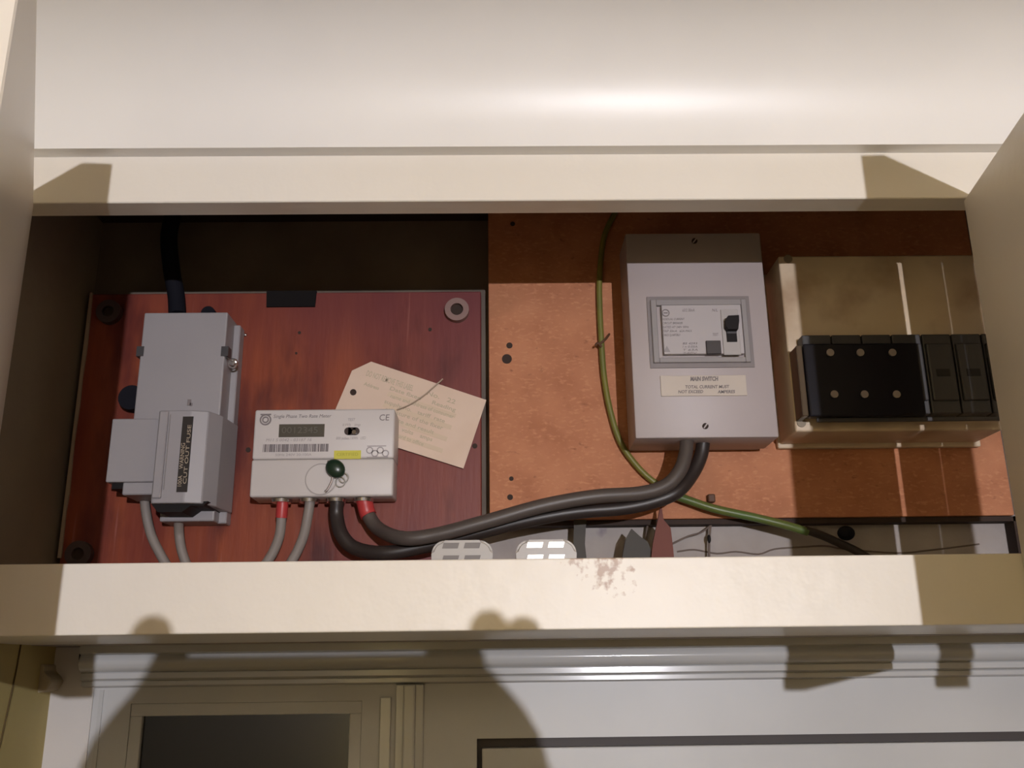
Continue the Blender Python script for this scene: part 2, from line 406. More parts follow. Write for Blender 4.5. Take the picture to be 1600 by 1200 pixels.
add_prism(b, [(p0.x, bz1+.001), (p1.x, bz1+.001), (p1.x-.001, p1.z), (p0.x+.001, p1.z)], YB-.0025, YB+.001); obj('metal_clip', b, mat('blackened_tape', (.012, .010, .010), .9, spec=.15), board)
for px, py, r in ((468, 520, 2.6), (672, 515, 3), (742, 697, 4), (388, 703, 4), (463, 552, 2)):
    c = at(px, py, YB); b = N(); add_cyl(b, (c.x, YB-.0003, c.z), (0, 1, 0), r/FPX*.95, .0008, 14); obj('screw_hole', b, M_DARKW, board)
c = at(384, 524, YB); b = N(); bmesh.ops.create_uvsphere(b, u_segments=12, v_segments=8, radius=.0018, matrix=Matrix.Translation((c.x, YB-.001, c.z))); obj('screw', b, M_METAL, board, True)
# dried pale edge of paper/glue down the board's left side
b = N(); pl = [(147, 458), (144, 500), (139, 545), (133, 590), (124, 632), (117, 690), (113, 730), (107, 770), (104, 800), (96, 872)]
L_ = [at(x, y, YB) for x, y in pl]
vs = []
for i, p in enumerate(L_):
    wv = .0012+.0016*((i*37) % 5)/5
    vs.append((b.verts.new((bx0-.0015, YB-.002, p.z)), b.verts.new((bx0+wv, YB-.0022, p.z)), b.verts.new((bx0+wv, YB-.0002, p.z)), b.verts.new((bx0-.0015, YB-.0002, p.z))))
for A, B_ in zip(vs, vs[1:]):
    for k in range(4): b.faces.new((A[k], A[(k+1) % 4], B_[(k+1) % 4], B_[k]))
b.faces.new(vs[0]); b.faces.new(vs[-1][::-1])
obj('peeling_edge', b, mat('bleached_edge', (.34, .26, .20), .8), board)

# ---------------------------------------------------------------- chipboard panel
cx0, cx1 = at(764, 600, YB).x, at(1586, 811, YB).x
cz0, cz1 = at(1200, 809, YB).z, ZT+.102
b = N(); add_box(b, cx0, cx1, YB, YW-.001, cz0, cz1, .0006, 1)
chip = tag(obj('chipboard_panel', b, M_CHIP), 'pale orange chipboard panel behind the white-grey switch box and fuse box', 'board')
for px, py, r in ((796, 540, 5), (792, 561, 8), (799, 748, 3.5), (797, 777, 4.5), (801, 350, 4)):
    c = at(px, py, YB); b = N(); add_cyl(b, (c.x, YB-.0003, c.z), (0, 1, 0), r/FPX*.95, .0008, 14); obj('screw_hole', b, M_DARKW, chip)
# dark batten under both boards
b = N(); add_box(b, cx0, cx1+.006, YB+.004, YW-.001, at(1200, 818, YB+.004).z, cz0-.0003); obj('lower_batten', b, M_DARKW, chip)
b = N(); add_box(b, cx1+.0005, cx1+.007, YB+.004, YW-.001, ZB2+.02, cz0-.0003); obj('end_batten', b, M_DARKW, chip)

# ---------------------------------------------------------------- grey service cut-out
def fr(px, py, Y): p = at(px, py, Y); return (p.x, p.z)
def rect(x0, y0, x1, y1, Y):
    a, b_ = at(x0, (y0+y1)/2, Y), at(x1, (y0+y1)/2, Y)
    return a.x, b_.x, at((x0+x1)/2, y1, Y).z, at((x0+x1)/2, y0, Y).z
Yh = YB-.0426
cut = thing('service_cutout', 'grey plastic service fuse unit with a black vertical label, left on the red board', 'fuse unit', (at(280, 650, Yh).x, YB, at(280, 812, Yh).z))
b = N()
hx0 = at(225, 490, Yh).x; hx1 = at(355, 490, Yh).x; hzt = at(290, 488, Yh).z; hzb = at(290, 815, Yh+.012).z
hx0 = (at(226, 490, Yh).x+at(211, 620, Yh).x)/2; hx1 = (at(355, 490, Yh).x+at(345, 640, Yh).x)/2
add_box(b, hx0, hx1, Yh, YB-.001, at(290, 660, Yh).z, hzt, .0015, 2)
add_box(b, hx0+.030, hx1-.001, Yh+.010, YB-.001, hzb, at(290, 660, Yh).z, .0015, 2)
add_box(b, hx1-.004, hx1+.006, Yh+.026, YB-.001, hzb, hzt-.004, .001, 1)
add_box(b, hx0+.004, hx0+.034, Yh+.018, YB-.001, at(290, 760, Yh).z, at(290, 660, Yh).z, .001, 1)
obj('body', b, M_GREY, cut)
for px in (0, 1):
    xx = hx0 if px == 0 else hx1; c = at(215, 549, Yh) if px == 0 else at(350, 549, Yh)
    b = N(); add_box(b, xx-.0035, xx+.0035, Yh-.0006, Yh+.01, c.z-.005, c.z+.005); obj('fixing_slot', b, M_FUSE, cut)
# protruding fuse carrier with bevelled right flank
Yc = YB-.0706
x0, x1, z0, z1 = rect(242, 640, 300, 785, Yc)
a_, b2 = at(246, 640, Yc), at(236, 782, Yc)
xl = (a_.x+b2.x)/2
xm = (at(302, 645, Yc).x+at(281, 770, Yc).x)/2
xr = (at(331, 650, Yc+.02).x+at(330, 790, Yc+.02).x)/2
zt_ = at(285, 641, Yc).z; zb_ = at(270, 786, Yc).z
b = N()
poly = [(xl, YB-.02), (xl, Yc+.002), (xl+.002, Yc), (xm+.001, Yc), (xm+.016, Yc+.004), (xm+.024, Yc+.022), (xm+.028, YB-.01), (xl+.004, YB-.01)]
va = [b.verts.new((x, y, zt_)) for x, y in poly]; vb = [b.verts.new((x, y, zb_)) for x, y in poly]
b.faces.new(va); b.faces.new(vb[::-1])
for i in range(len(poly)): b.faces.new((va[i], va[(i+1) % len(poly)], vb[(i+1) % len(poly)], vb[i]))
bmesh.ops.bevel(b, geom=list(b.edges), offset=.0008, segments=1, affect='EDGES')
fc = obj('fuse_carrier', b, M_GREY, cut)
b = N(); add_box(b, xl+.002, xl+.010, Yc-.003, Yc+.001, zb_+.004, zt_-.001, .001, 1); obj('grip_ridge', b, M_GREY, fc)
b = N(); add_box(b, xl+.011, xl+.0118, Yc-.0006, Yc+.001, zb_+.012, zt_-.004); obj('groove', b, M_GREY2, fc)
lx0, lx1 = xm-.006, xm+.0035
lz1, lz0 = at(301, 651, Yc).z, at(283, 769, Yc).z
b = N(); add_box(b, lx0, lx1, Yc-.0008, Yc+.0002, lz0, lz1)
fl = obj('rating_label', b, mat('black_label', (.016, .010, .007), .5), fc)
lh = lz1-lz0
text('label_print', 'WARNING', M_INKW, fl, (lx0+.0027, Yc-.001, lz0+lh*.30), .0050, rotz_local=math.pi/2, width=None)
text('label_print', '100A', M_INKW, fl, (lx0+.0027, Yc-.001, lz0+lh*.06), .0050, rotz_local=math.pi/2)
text('label_print', 'CUT OUT FUSE', M_INKW, fl, (lx0+.0070, Yc-.001, lz0+lh*.10), .0046, rotz_local=math.pi/2, width=lh*.78)
# side terminal box
Ys = YB-.0526
x0, x1, z0, z1 = rect(171, 653, 238, 754, Ys)
x0 = (at(173, 655, Ys).x+at(167, 752, Ys).x)/2
b = N(); add_box(b, x0, xl+.002, Ys, YB-.012, at(200, 753, Ys).z, at(200, 654, Ys).z, .0012, 2); obj('neutral_block', b, M_GREY, cut)
b = N(); add_box(b, x0+.015, xl+.001, Ys+.003, YB-.012, at(215, 772, Ys).z, at(200, 752, Ys).z, .001, 1); obj('terminal_shroud', b, M_GREY, cut)
b = N(); add_box(b, x0+.004, x0+.016, Ys+.006, YB-.014, at(180, 762, Ys).z, at(180, 750, Ys).z); obj('cable_entry', b, M_BLACK, cut)
b = N(); c0 = at(238, 790, Yc+.006)
add_prism(b, [fr(236, 787, Yc+.006), fr(325, 783, Yc+.006), fr(318, 790, Yc+.006), fr(298, 790, Yc+.006), fr(284, 800, Yc+.006), fr(246, 800, Yc+.006)], Yc+.006, YB-.01); obj('lower_entry', b, M_BLACK, cut)
c = at(297, 629, Yh); b = N(); add_box(b, c.x-.0025, c.x+.001, Yh-.0006, Yh+.001, c.z-.003, c.z+.003); add_box(b, c.x, c.x+.0025, Yh-.0006, Yh+.001, c.z-.0035, c.z-.0005); obj('embossed_mark', b, M_INK, cut)
for px, py, rr__ in ((206, 622, .0125), (326, 490, .007)):
    c = at(px, py, YB-.012); b = N(); add_cyl(b, (c.x, YB-.008, c.z), (0, 1, 0), rr__, .014, 24); obj('rear_bush', b, M_CNAVY, cut, True)
# wire seal on the right edge of the cut-out
b = N(); c = at(364, 568, Yh+.01); add_ring(b, (c.x, c.y, c.z), (.3, 1, .2), .0052, .0036, .0016, 20); add_cyl(b, (c.x, c.y-.001, c.z+.001), (.3, 1, .2), .0034, .003, 16)
so = obj('wire_seal', b, M_METAL, None, True); tag(so, 'shiny clear crimped wire seal hanging on the right edge of the grey service fuse unit', 'seal')
b = N(); add_tube(b, [at(350, 556, Yh+.004), at(357, 560, Yh), at(363, 565, Yh+.008)], .0006, 8, 5); obj('seal_wire', b, M_METAL, so)

# ---------------------------------------------------------------- electricity meter
Ym = YB-.0406
meter = thing('electricity_meter', 'pale grey single phase electricity meter with display, barcode and yellow sticker', 'electricity meter', (at(505, 700, Ym).x, YB, at(505, 780, Ym).z))
mx_0 = (at(401, 638, Ym).x+at(387, 776, Ym).x)/2; mx_1 = (at(619, 640, Ym).x+at(612, 776, Ym).x)/2
mz1 = at(510, 639, Ym).z; mz0 = at(500, 776, Ym).z; mzm = at(500, 717, Ym).z
b = N(); add_box(b, mx_0, mx_1, Ym, YB-.001, mzm+.0001, mz1, .0022, 3)
add_box(b, mx_0+.004, mx_1-.001, Ym+.018, YB-.0005, mz0+.002, mzm+.002, .001, 1); obj('case', b, M_METER, meter, True)
b = N(); add_box(b, mx_0, mx_1, Ym-.0006, YB-.006, mz0, mzm-.0001, .0022, 3); tcv = obj('terminal_cover', b, M_METER2, meter, True)
def mrect(x0, y0, x1, y1, dy=.0006, bev=0, Y=Ym):
    b = N(); xa, xb, za, zb_ = rect(x0, y0, x1, y1, Y); add_box(b, xa, xb, Y-dy, Y+.001, za, zb_, bev, 1); return b
dp = obj('display', mrect(436, 663, 507, 683), M_SCREEN, meter)
p = at(440, 673, Ym); text('digits', '0012345', M_SEG, dp, (p.x, Ym-.0008, p.z), .0085, width=.034)
lg = N(); c = at(415, 656, Ym); add_ring(lg, (c.x, Ym-.0004, c.z), (0, 1, 0), .0055, .0042, .0008, 28); add_ring(lg, (c.x, Ym-.0004, c.z), (0, 1, 0), .0032, .0020, .0008, 24)
add_box(lg, c.x-.005, c.x+.005, Ym-.0007, Ym, c.z+.0045, c.z+.0058); obj('maker_logo', lg, M_INK, meter)
p = at(427, 651, Ym); text('title_print', 'Single Phase Two Rate Meter', M_INK, meter, (p.x, Ym-.0003, p.z), .0048, width=.0550, shear=.2)
p = at(592, 653, Ym); text('conformity_mark', 'CE', M_INK, meter, (p.x, Ym-.0003, p.z), .0085, width=.0095, shear=.1)
bc = mrect(411, 693, 514, 706, .0003); x_, X_, za_, zb_ = rect(411, 694, 514, 706, Ym); bc.free()
b = N(); x = x_; random.seed(3)
while x < X_-.0012:
    ww = random.choice((.0004, .0007, .0011)); add_box(b, x, x+ww, Ym-.0004, Ym+.0002, za_, zb_); x += ww+random.choice((.0003, .0005, .0009))
obj('barcode', b, M_BAR, meter)
p = at(415, 688, Ym); text('serial_print', 'M11 S 0042 - 03187 16', M_INKL, meter, (p.x, Ym-.0003, p.z), .0040, width=.043, shear=.2)
p = at(430, 711, Ym); text('serial_print', '50Hz 240V 20-100A', M_INKL, meter, (p.x, Ym-.0003, p.z), .0034, width=.034)
b = mrect(522, 704, 564, 717, .0004); ys = obj('yellow_sticker', b, M_YEL, meter)
p = at(526, 710.5, Ym); text('sticker_print', 'CERTIFIED', M_YELT, ys, (p.x, Ym-.0006, p.z), .0042, width=.020)
b = N(); xa, xb, za, zb_ = rect(538, 668, 562, 680, Ym)
zc_ = (za+zb_)/2; rr = (zb_-za)/2
add_box(b, xa+rr, xb-rr, Ym-.0008, Ym+.002, za, zb_); add_cyl(b, (xa+rr, Ym+.0006, zc_), (0, 1, 0), rr, .0028, 20); add_cyl(b, (xb-rr, Ym+.0006, zc_), (0, 1, 0), rr, .0028, 20)
op = obj('optical_port', b, mat('port_black', (.05, .035, .035), .25), meter, True)
b = N(); add_cyl(b, (xb-rr-.001, Ym-.0015, zc_-.001), (.3, 1, .3), .0022, .0018, 14); obj('metal_stud', b, M_METAL, op, True)
for (px, py, s, wd) in ((543, 656, 'TEST', .007), (535, 664, 'kWh   imp', .017), (525, 685, '800 pulses / kWh   LED', .028)):
    p = at(px, py, Ym); text('port_print', s, M_INKL, meter, (p.x, Ym-.0003, p.z), .0038, width=wd, shear=.2)
b = N(); c = at(590, 706, Ym)
for i in range(4):
    add_ring(b, (c.x-.0075+.005*i, Ym-.0002, c.z+.0015*(-1)**i), (0, 1, 0), .0034, .0024, .0006, 14)
add_box(b, c.x-.010, c.x+.010, Ym-.0004, Ym, c.z-.0055, c.z-.0047); add_box(b, c.x-.010, c.x+.008, Ym-.0004, Ym, c.z+.0052, c.z+.0060); obj('approval_print', b, M_INKL, meter)
# round knock-out on the terminal cover
b = N(); c = at(502, 749, Ym); add_ring(b, (c.x, Ym-.0010, c.z), (0, 1, 0), .0150, .0140, .0014, 40); obj('seal_ring', b, mat('cover_ring', (.40, .36, .34), .4), tcv, True)
b = N(); add_cyl(b, (c.x, Ym-.0005, c.z), (0, 1, 0), .0140, .0012, 40); obj('seal_disc', b, M_METER2, tcv, True)
# metal cable glands
for px in (442, 485, 527, 569):
    c = at(px, 778, Ym+.016); b = N()
    add_cyl(b, (c.x, Ym+.0105, mz0-.0022), (0, 0, 1), .0090, .0030, 24, .0098); obj('cable_gland', b, M_METAL, meter, True)

# green seal with its wire
c = at(524, 732, Ym-.006)
b = N(); bmesh.ops.create_uvsphere(b, u_segments=16, v_segments=10, radius=1, matrix=Matrix.Translation((c.x, Ym-.006, c.z)) @ Matrix.Rotation(.7, 4, 'Y') @ Matrix.Diagonal((.0100, .0050, .0082, 1)))
gs = tag(obj('meter_seal', b, M_GSEAL, None, True), 'dark green plastic seal hanging on a wire at the front of the electricity meter', 'seal')
b = N(); add_tube(b, [at(x, y, Ym-.005) for x, y in ((521, 738), (518, 752), (512, 764), (508, 768))], .0011, 8, 6); obj('seal_wire', b, M_DULL, gs, True)
b = N(); add_tube(b, [at(x, y, Ym-.004) for x, y in ((512, 720), (518, 724), (524, 730))], .0009, 8, 4); obj('seal_wire', b, M_DULL, gs, True)
b = N(); c = at(537, 746, Ym-.005); add_ring(b, (c.x, c.y, c.z), (.2, 1, .1), .0050, .0040, .0012, 20); add_ring(b, (c.x-.003, c.y, c.z-.004), (.2, 1, .1), .0050, .0042, .0010, 20); obj('clear_loop', b, M_CLEAR, gs, True)

# ---------------------------------------------------------------- buff tag behind the meter
Yt = YB-.0040
tp = [fr(x, y, Yt) for x, y in ((524, 640), (550, 579), (580, 565), (760, 625), (724, 732), (560, 680), (505, 660))]
b = N(); add_prism(b, tp, Yt, Yt+.0007)
tg = tag(obj('card_tag', b, M_TAG), 'buff cardboard tag with faded printing tucked behind the meter at a tilt', 'tag')
ang = math.atan2(fr(760, 625, Yt)[1]-fr(580, 565, Yt)[1], fr(760, 625, Yt)[0]-fr(580, 565, Yt)[0])
c = at(552, 613, Yt); b = N(); add_cyl(b, (c.x, Yt-.0003, c.z), (0, 1, 0), .0032, .0008, 20); obj('punched_hole', b, M_DARKW, tg)
ux, uz = math.cos(ang), math.sin(ang); vx, vz = uz, -ux   # v points down the tag
o_ = fr(580, 565, Yt)
def tline(u0, v0, s, size, wd):
    u0 *= .92
    text('tag_print', s, M_TAGINK, tg, (o_[0]+ux*u0+vx*v0, Yt-.0002, o_[1]+uz*u0+vz*v0), size, width=wd, rotz_local=ang, bold=.00008)
tline(.000, .013, 'DO NOT REMOVE THIS LABEL', .0085, .050)
tline(.070, .0125, 'No.   22', .0065, .030)
tline(.002, .024, 'Address', .005, .016)
for k in range(7):
    tline(.030+.004*(k % 2), .020+k*.0072, ['Date fixed     Reading', 'name and address of consumer', 'supply no.   tariff  rate', 'signature of the fixer', 'test date and result', 'phase     volts    amps', 'return this card to office'][k], .0056, .070-.003*k)
for k in range(4):
    v = .0235+k*.0125; b = N(); add_prism(b, [(o_[0]+ux*u+vx*(v+dv), o_[1]+uz*u+vz*(v+dv)) for u, dv in ((.028, 0), (.100, 0), (.100, .0045), (.028, .0045))], Yt-.00025, Yt+.0001); obj('form_band', b, mat('form_band', (.66, .52, .385), .7), tg)
b = N(); add_tube(b, [at(x, y, Yt-.003) for x, y in ((620, 640), (640, 632), (662, 618), (676, 606), (692, 592))], .0007, 8, 6)
tag(obj('thin_string', b, mat('dirty_string', (.46, .36, .27), .8), None, True), 'thin dull string running from the meter across the face of the buff tag', 'string')

# ---------------------------------------------------------------- isolator box with RCD
Yr = YB-.064
rx0 = (at(981, 408, Yr).x+at(991, 683, Yr).x)/2; rx1 = (at(1194, 408, Yr).x+at(1215, 683, Yr).x)/2
rz1 = at(1085, 364, Yr).z; rz0 = at(1100, 684, Yr).z
rcd = thing('switch_box', 'lilac-grey metal main switch box with trip switch and MAIN SWITCH label on chipboard', 'switch box', ((rx0+rx1)/2, YB, rz0))
b = N(); add_box(b, rx0, rx1, Yr, YB-.0135, rz0, rz1, .0016, 2); obj('lid', b, M_RCD, rcd, True)
b = N(); add_box(b, rx0+.002, rx1-.002, YB-.0130, YB-.0003, rz0+.002, rz1-.002, .001, 1); obj('back_box', b, M_RCD, rcd)
def rr_(x0, y0, x1, y1, Y=Yr): return rect(x0, y0, x1, y1, Y)
def frame_box(bm, o, i, y0, y1):
    add_box(bm, o[0], i[0], y0, y1, o[2], o[3]); add_box(bm, i[1], o[1], y0, y1, o[2], o[3])
    add_box(bm, i[0], i[1], y0, y1, o[2], i[2]); add_box(bm, i[0], i[1], y0, y1, i[3], o[3])
o1 = rr_(1013, 464, 1174, 575); i1 = rr_(1018, 470, 1168, 568); i2 = rr_(1027, 479, 1160, 560)
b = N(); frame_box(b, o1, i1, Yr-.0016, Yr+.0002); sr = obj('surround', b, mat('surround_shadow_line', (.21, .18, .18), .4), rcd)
b = N(); frame_box(b, i1, i2, Yr-.0042, Yr+.0002); bmesh.ops.bevel(b, geom=[e for e in b.edges if len(e.link_faces) == 2], offset=.0005, segments=1, affect='EDGES'); obj('surround_lip', b, M_RCDR, rcd)
dv = rr_(1034, 480, 1158, 556); b = N(); add_box(b, dv[0], dv[1], Yr-.0062, Yr+.0002, dv[2], dv[3], .0004, 1); dev = obj('trip_device', b, M_RCDF, rcd)
Yd = Yr-.0062
b = N(); q = rr_(1128, 484, 1155, 555, Yd); add_box(b, q[0], q[1], Yd-.0012, Yd+.0003, q[2], q[3], .0004, 1); tr = obj('switch_plate', b, mat('switch_plate_grey', (.40, .37, .36), .4), dev)
b = N(); q = rr_(1133, 498, 1151, 535, Yd); add_box(b, q[0]+.0006, q[1]-.001, Yd-.0030, Yd, q[2], q[3]-.008)
add_prism(b, [(q[0]-.0008, q[3]-.011), (q[0]-.0004, q[3]-.003), (q[0]+.0015, q[3]-.0005), (q[1]+.0008, q[3]), (q[1]+.0006, q[3]-.006), (q[1]-.001, q[3]-.014), (q[0]+.0008, q[3]-.014)], Yd-.010, Yd)
tgl = obj('toggle', b, M_BLACK, dev)
b = N(); add_box(b, q[0]+.001, q[1]-.0015, Yd-.0034, Yd-.0028, q[2]+.0078, q[2]+.0098); obj('toggle_band', b, M_FUSE, tgl)
b = N(); q = rr_(1103, 533, 1126, 554, Yd); add_box(b, q[0], q[1], Yd-.0022, Yd+.0002, q[2], q[3], .0004, 1); obj('test_button', b, mat('brown_black_button', (.032, .022, .022), .4), dev)
def dtext(px, py, s, size, wd, m=M_INKD):
    p = at(px, py, Yd); text('device_print', s, m, dev, (p.x, Yd-.0002, p.z), size, width=wd, shear=.2)
dtext(1066, 485, '63/2 30mA', .0042, .0115); dtext(1112, 485, 'N/L', .004, .0055); dtext(1113, 523, 'TEST', .004, .0055)
for k, (s, wd) in enumerate((('RESIDUAL CURRENT', .021), ('CIRCUIT BREAKER', .019), ('RATED AT 240V 50Hz', .025), ('TRIP 30mA   63A MAX', .028), ('CHECK QUARTERLY', .017))):
    dtext(1035, 499+k*6.2, s, .0031, wd)
for k in range(4): dtext(1066, 537+k*5, ['BS 4293', 'I n 0.03A', 'T 63A', '240V'][k], .0028, .014)
c = at(1040, 489, Yd); b = N(); add_ring(b, (c.x, Yd-.0002, c.z), (0, 1, 0), .0038, .0028, .0006, 20); add_box(b, c.x-.002, c.x+.002, Yd-.0004, Yd, c.z-.0006, c.z+.0006); obj('device_mark', b, M_INKD, dev)
c = at(1042, 545, Yd); b = N(); add_prism(b, [(c.x-.003, c.z-.003), (c.x+.003, c.z-.003), (c.x, c.z+.003)], Yd-.0003, Yd); obj('device_mark', b, mat('very_faint_print', (.30, .275, .28), .6), dev)
ml = rr_(1032, 587, 1166, 619); b = N(); add_box(b, ml[0], ml[1], Yr-.0012, Yr+.0002, ml[2], ml[3], .0003, 1); lab = obj('name_label', b, M_LABEL, rcd)
def ltext(px, py, s, size, wd, bold=.0001):
    p = at(px, py, Yr); text('label_print', s, M_INK, lab, (p.x, Yr-.0014, p.z), size, width=wd, shear=.15, bold=bold)
ltext(1078, 593, 'MAIN SWITCH', .0056, .0265, .00025)
ltext(1070, 605.5, 'TOTAL CURRENT MUST', .0042, .0415); ltext(1059, 613, 'NOT EXCEED', .0042, .0235); ltext(1121, 613, 'AMPERES', .0042, .0165)
for px, py in ((1102, 666), (1085, 377)):
    c = at(px, py, Yr); b = N(); add_cyl(b, (c.x, Yr-.0007, c.z), (0, 1, 0), .0028, .0016, 20); sc_ = obj('screw', b, M_DARKW, rcd, True)
    b = N(); add_box(b, -.0028, .0028, -.0004, .0004, -.0006, .0006)
    bmesh.ops.rotate(b, verts=b.verts, cent=(0, 0, 0), matrix=Matrix.Rotation(-.9, 3, 'Y')); bmesh.ops.translate(b, verts=b.verts, vec=(c.x, Yr-.0017, c.z)); obj('slot', b, M_RCD, sc_)

# ---------------------------------------------------------------- old fuse box on the right
Yu = YB-.060
ux0 = (at(1217, 400, Yu).x+at(1242, 670, Yu).x)/2; ux1 = at(1568, 670, Yu).x
uz1 = at(1350, 399, Yu).z; uz0 = at(1400, 673, Yu).z
cu_ = thing('fuse_box', 'old beige fuse box with black fuse cover, partly hidden by the right cupboard door', 'fuse box', ((ux0+ux1)/2, YB, uz0))
b = N(); add_box(b, ux0, ux1, Yu, YB-.008, uz0, uz1, .002, 3); obj('cover', b, M_BEIGE, cu_, True)
b = N(); add_box(b, ux0-.002, ux1+.004, YB-.0075, YB-.0003, uz0-.004, uz1+.003, .0015, 2); obj('base', b, M_BEIGE, cu_)
# brown-tinted front window
q0 = rect(1252, 403, 1500, 655, Yu)
wx0 = (at(1249, 410, Yu).x+at(1272, 655, Yu).x)/2
wz1, wz0 = uz1-.002, at(1400, 653, Yu).z
fz1, fz0 = at(1400, 524, Yu-.012).z, at(1400, 648, Yu-.020).z
for px, py in ((1231, 405), (1252, 661)):
    c = at(px, py, Yu); b = N(); add_cyl(b, (c.x, Yu-.0005, c.z), (0, 1, 0), .0042, .0016, 20); obj('cover_screw', b, mat('aged_screw', (.26, .21, .15), .5), cu_, True)
# fuse carriers
fw = 47.5/FPX*.892
fx = at(1258, 590, Yu-.014).x
for k in range(7):
    b = N(); xa = fx+k*fw; ya = Yu-.015
    add_box(b, xa+.0006, xa+fw-.0006, ya, Yu+.001, fz0+.002, fz1, .0012, 2)
    add_box(b, xa+.002, xa+fw-.002, ya-.0035, ya+.001, fz0+.014, fz1-.010, .0015, 2)
    f_ = obj('fuse_carrier', b, M_FUSE, cu_)
    b = N(); add_box(b, xa+.008, xa+fw-.008, ya-.0040, ya-.003, (fz0+fz1)/2-.003, (fz0+fz1)/2+.004); obj('carrier_mark', b, M_FUSEM, f_)
# smoky shield over the first carriers
sx0 = at(1250, 590, Yu-.024).x; sx1 = at(1440, 590, Yu-.024).x; ys_ = Yu-.024
sz1 = at(1340, 536, ys_).z; sz0 = at(1340, 650, ys_).z
b = N(); add_box(b, sx0+.006, sx1, ys_, Yu-.014, sz0, sz1, .0015, 2); shd = obj('fuse_shield', b, M_BLACK2, cu_)
b = N(); add_box(b, sx0, sx0+.0055, ys_+.002, Yu+.001, sz0+.001, sz1-.001, .0012, 2); obj('shield_end', b, mat('translucent_brown_edge', (.10, .07, .045), .2), shd)
for px in (1296, 1343, 1393):
    for py in (552, 617):
        c = at(px+(py-552)*.10, py, ys_); b = N(); add_cyl(b, (c.x, ys_-.0012, c.z), (0, 1, 0), .0036, .003, 16, .0028); obj('shield_pin', b, mat('pale_pin', (.30, .26, .24), .4), shd, True)
b = N(); add_box(b, fx+.2*fw, ux1-.008, Yu-.017, Yu-.014, sz0-.0035, sz0+.0005, .0006, 1); obj('shield_rail', b, M_FUSE, cu_)

# ---------------------------------------------------------------- cables
def cable(name, pts, r, m, label, cat='cable', group=None, n=14):
    b = N(); add_tube(b, [at(*p) for p in pts], r, n, 10)
    return tag(obj(name, b, m, None, True), label, cat, group)
def hide_down(px, py, Y, dz=.03): return (px, py, Y)
yk = YB-.012
cable('cable', [(225, 768, yk+.002), (228, 800, yk), (236, 835, yk), (250, 865, yk), (270, 900, yk), (280, 925, yk)], .0045, M_CGREY, 'grey cable dropping from the side block of the service fuse unit, leftmost', group=None)
cable('cable', [(279, 808, yk-.01), (280, 835, yk), (284, 860, yk), (294, 890, yk), (305, 925, yk)], .0045, M_CGREY, 'grey cable dropping from the bottom middle of the service fuse unit')
cable('cable', [(272, 330, YB-.010), (264, 370, YB-.010), (268, 420, YB-.012), (275, 460, YB-.012), (277, 492, YB-.016)], .0085, M_CNAVY, 'dark thick supply cable entering the service fuse unit from above')
def meter_cable(px, pts, m, r, label, red=False):
    P0 = Vector((at(px, 778, Ym+.012).x, Ym+.012, mz0-.0012))
    P = [P0] + [at(*p) for p in pts]
    b = N(); add_tube(b, P, r, 16, 10)
    o = tag(obj('cable', b, m, None, True), label, 'cable')
    if red:
        b = N(); d1 = (P[1]-P[0]).normalized(); S = smooth_path(P, 10)
        add_tube(b, S[0:12 if red == 1 else 11], r*1.18, 16, smooth=False); s_ = obj('red_sleeve', b, M_RED, o, True); s_['label'] = 'red plastic sleeve at the top of the cable'
    return o
ym = Ym+.014
meter_cable(442, [(440, 806, ym), (437, 835, ym+.004), (427, 862, ym+.008), (410, 890, ym+.01), (395, 920, ym+.01)], M_CGREY, .0047, 'grey cable with red sleeve under the left end of the meter', 1)
meter_cable(485, [(481, 806, ym), (475, 835, ym+.004), (464, 862, ym+.008), (448, 890, ym+.01), (430, 920, ym+.01)], M_CGREY, .0047, 'plain grey cable under the meter, second gland from the left')
yq = YB-.0526
meter_cable(527, [(526, 806, ym), (534, 836, ym-.006), (556, 857, ym-.010), (600, 864, yq+.006), (660, 854, yq+.005), (740, 834, yq+.003), (830, 812, yq), (900, 800, yq), (970, 794, yq), (1020, 784, yq), (1058, 768, yq), (1082, 740, yq+.010), (1095, 712, yq+.014), (1099, 688, yq+.014)], M_CBLACK, .0066, 'thick black cable curving from the meter to the switch box, lower of the pair')
meter_cable(569, [(576, 806, ym), (594, 828, ym-.008), (630, 841, yq-.010), (680, 836, yq-.014), (760, 815, yq-.016), (850, 790, yq-.016), (930, 776, yq-.014), (1000, 771, yq-.010), (1040, 759, yq-.008), (1062, 736, yq-.006), (1071, 710, yq-.002), (1073, 688, yq+.002)], M_CDARK, .0066, 'thick dark grey red-sleeved cable from meter to switch box, upper of the pair', 2)
ye = YB-.0055
cable('earth_cable', [(962, 330, ye), (944, 370, ye), (937, 430, ye), (937, 480, ye), (940, 540, ye), (944, 590, ye), (953, 640, ye), (968, 688, ye), (990, 722, ye), (1018, 750, ye), (1050, 768, ye), (1082, 782, ye-.004), (1120, 794, ye-.006), (1180, 807, ye-.006), (1225, 818, ye-.006), (1262, 829, ye-.004)], .0030, M_CGREEN, 'green and yellow earth cable looping left of the switch box down to the right')
b = N(); add_tube(b, [at(1055, 775, ye-.004), at(1082, 784, ye-.006), at(1120, 796, ye-.008), at(1180, 809, ye-.008), at(1225, 820, ye-.008), at(1262, 831, ye-.006)], .0040, 14, 10)
tag(obj('earth_cable', b, M_CGREEN2, None, True), 'thicker green cable running right under the switch box into a black sleeve', 'cable')
cable('cable', [(1258, 828, ye-.006), (1285, 837, ye-.004), (1310, 848, ye), (1340, 862, ye), (1370, 880, ye)], .0040, M_CBLACK, 'short black cable continuing from the end of the green earth cable')
b = N(); c = at(1322, 833, ye-.002); bmesh.ops.create_uvsphere(b, u_segments=16, v_segments=10, radius=1, matrix=Matrix.Translation(c) @ Matrix.Diagonal((.0085, .006, .0070, 1)))
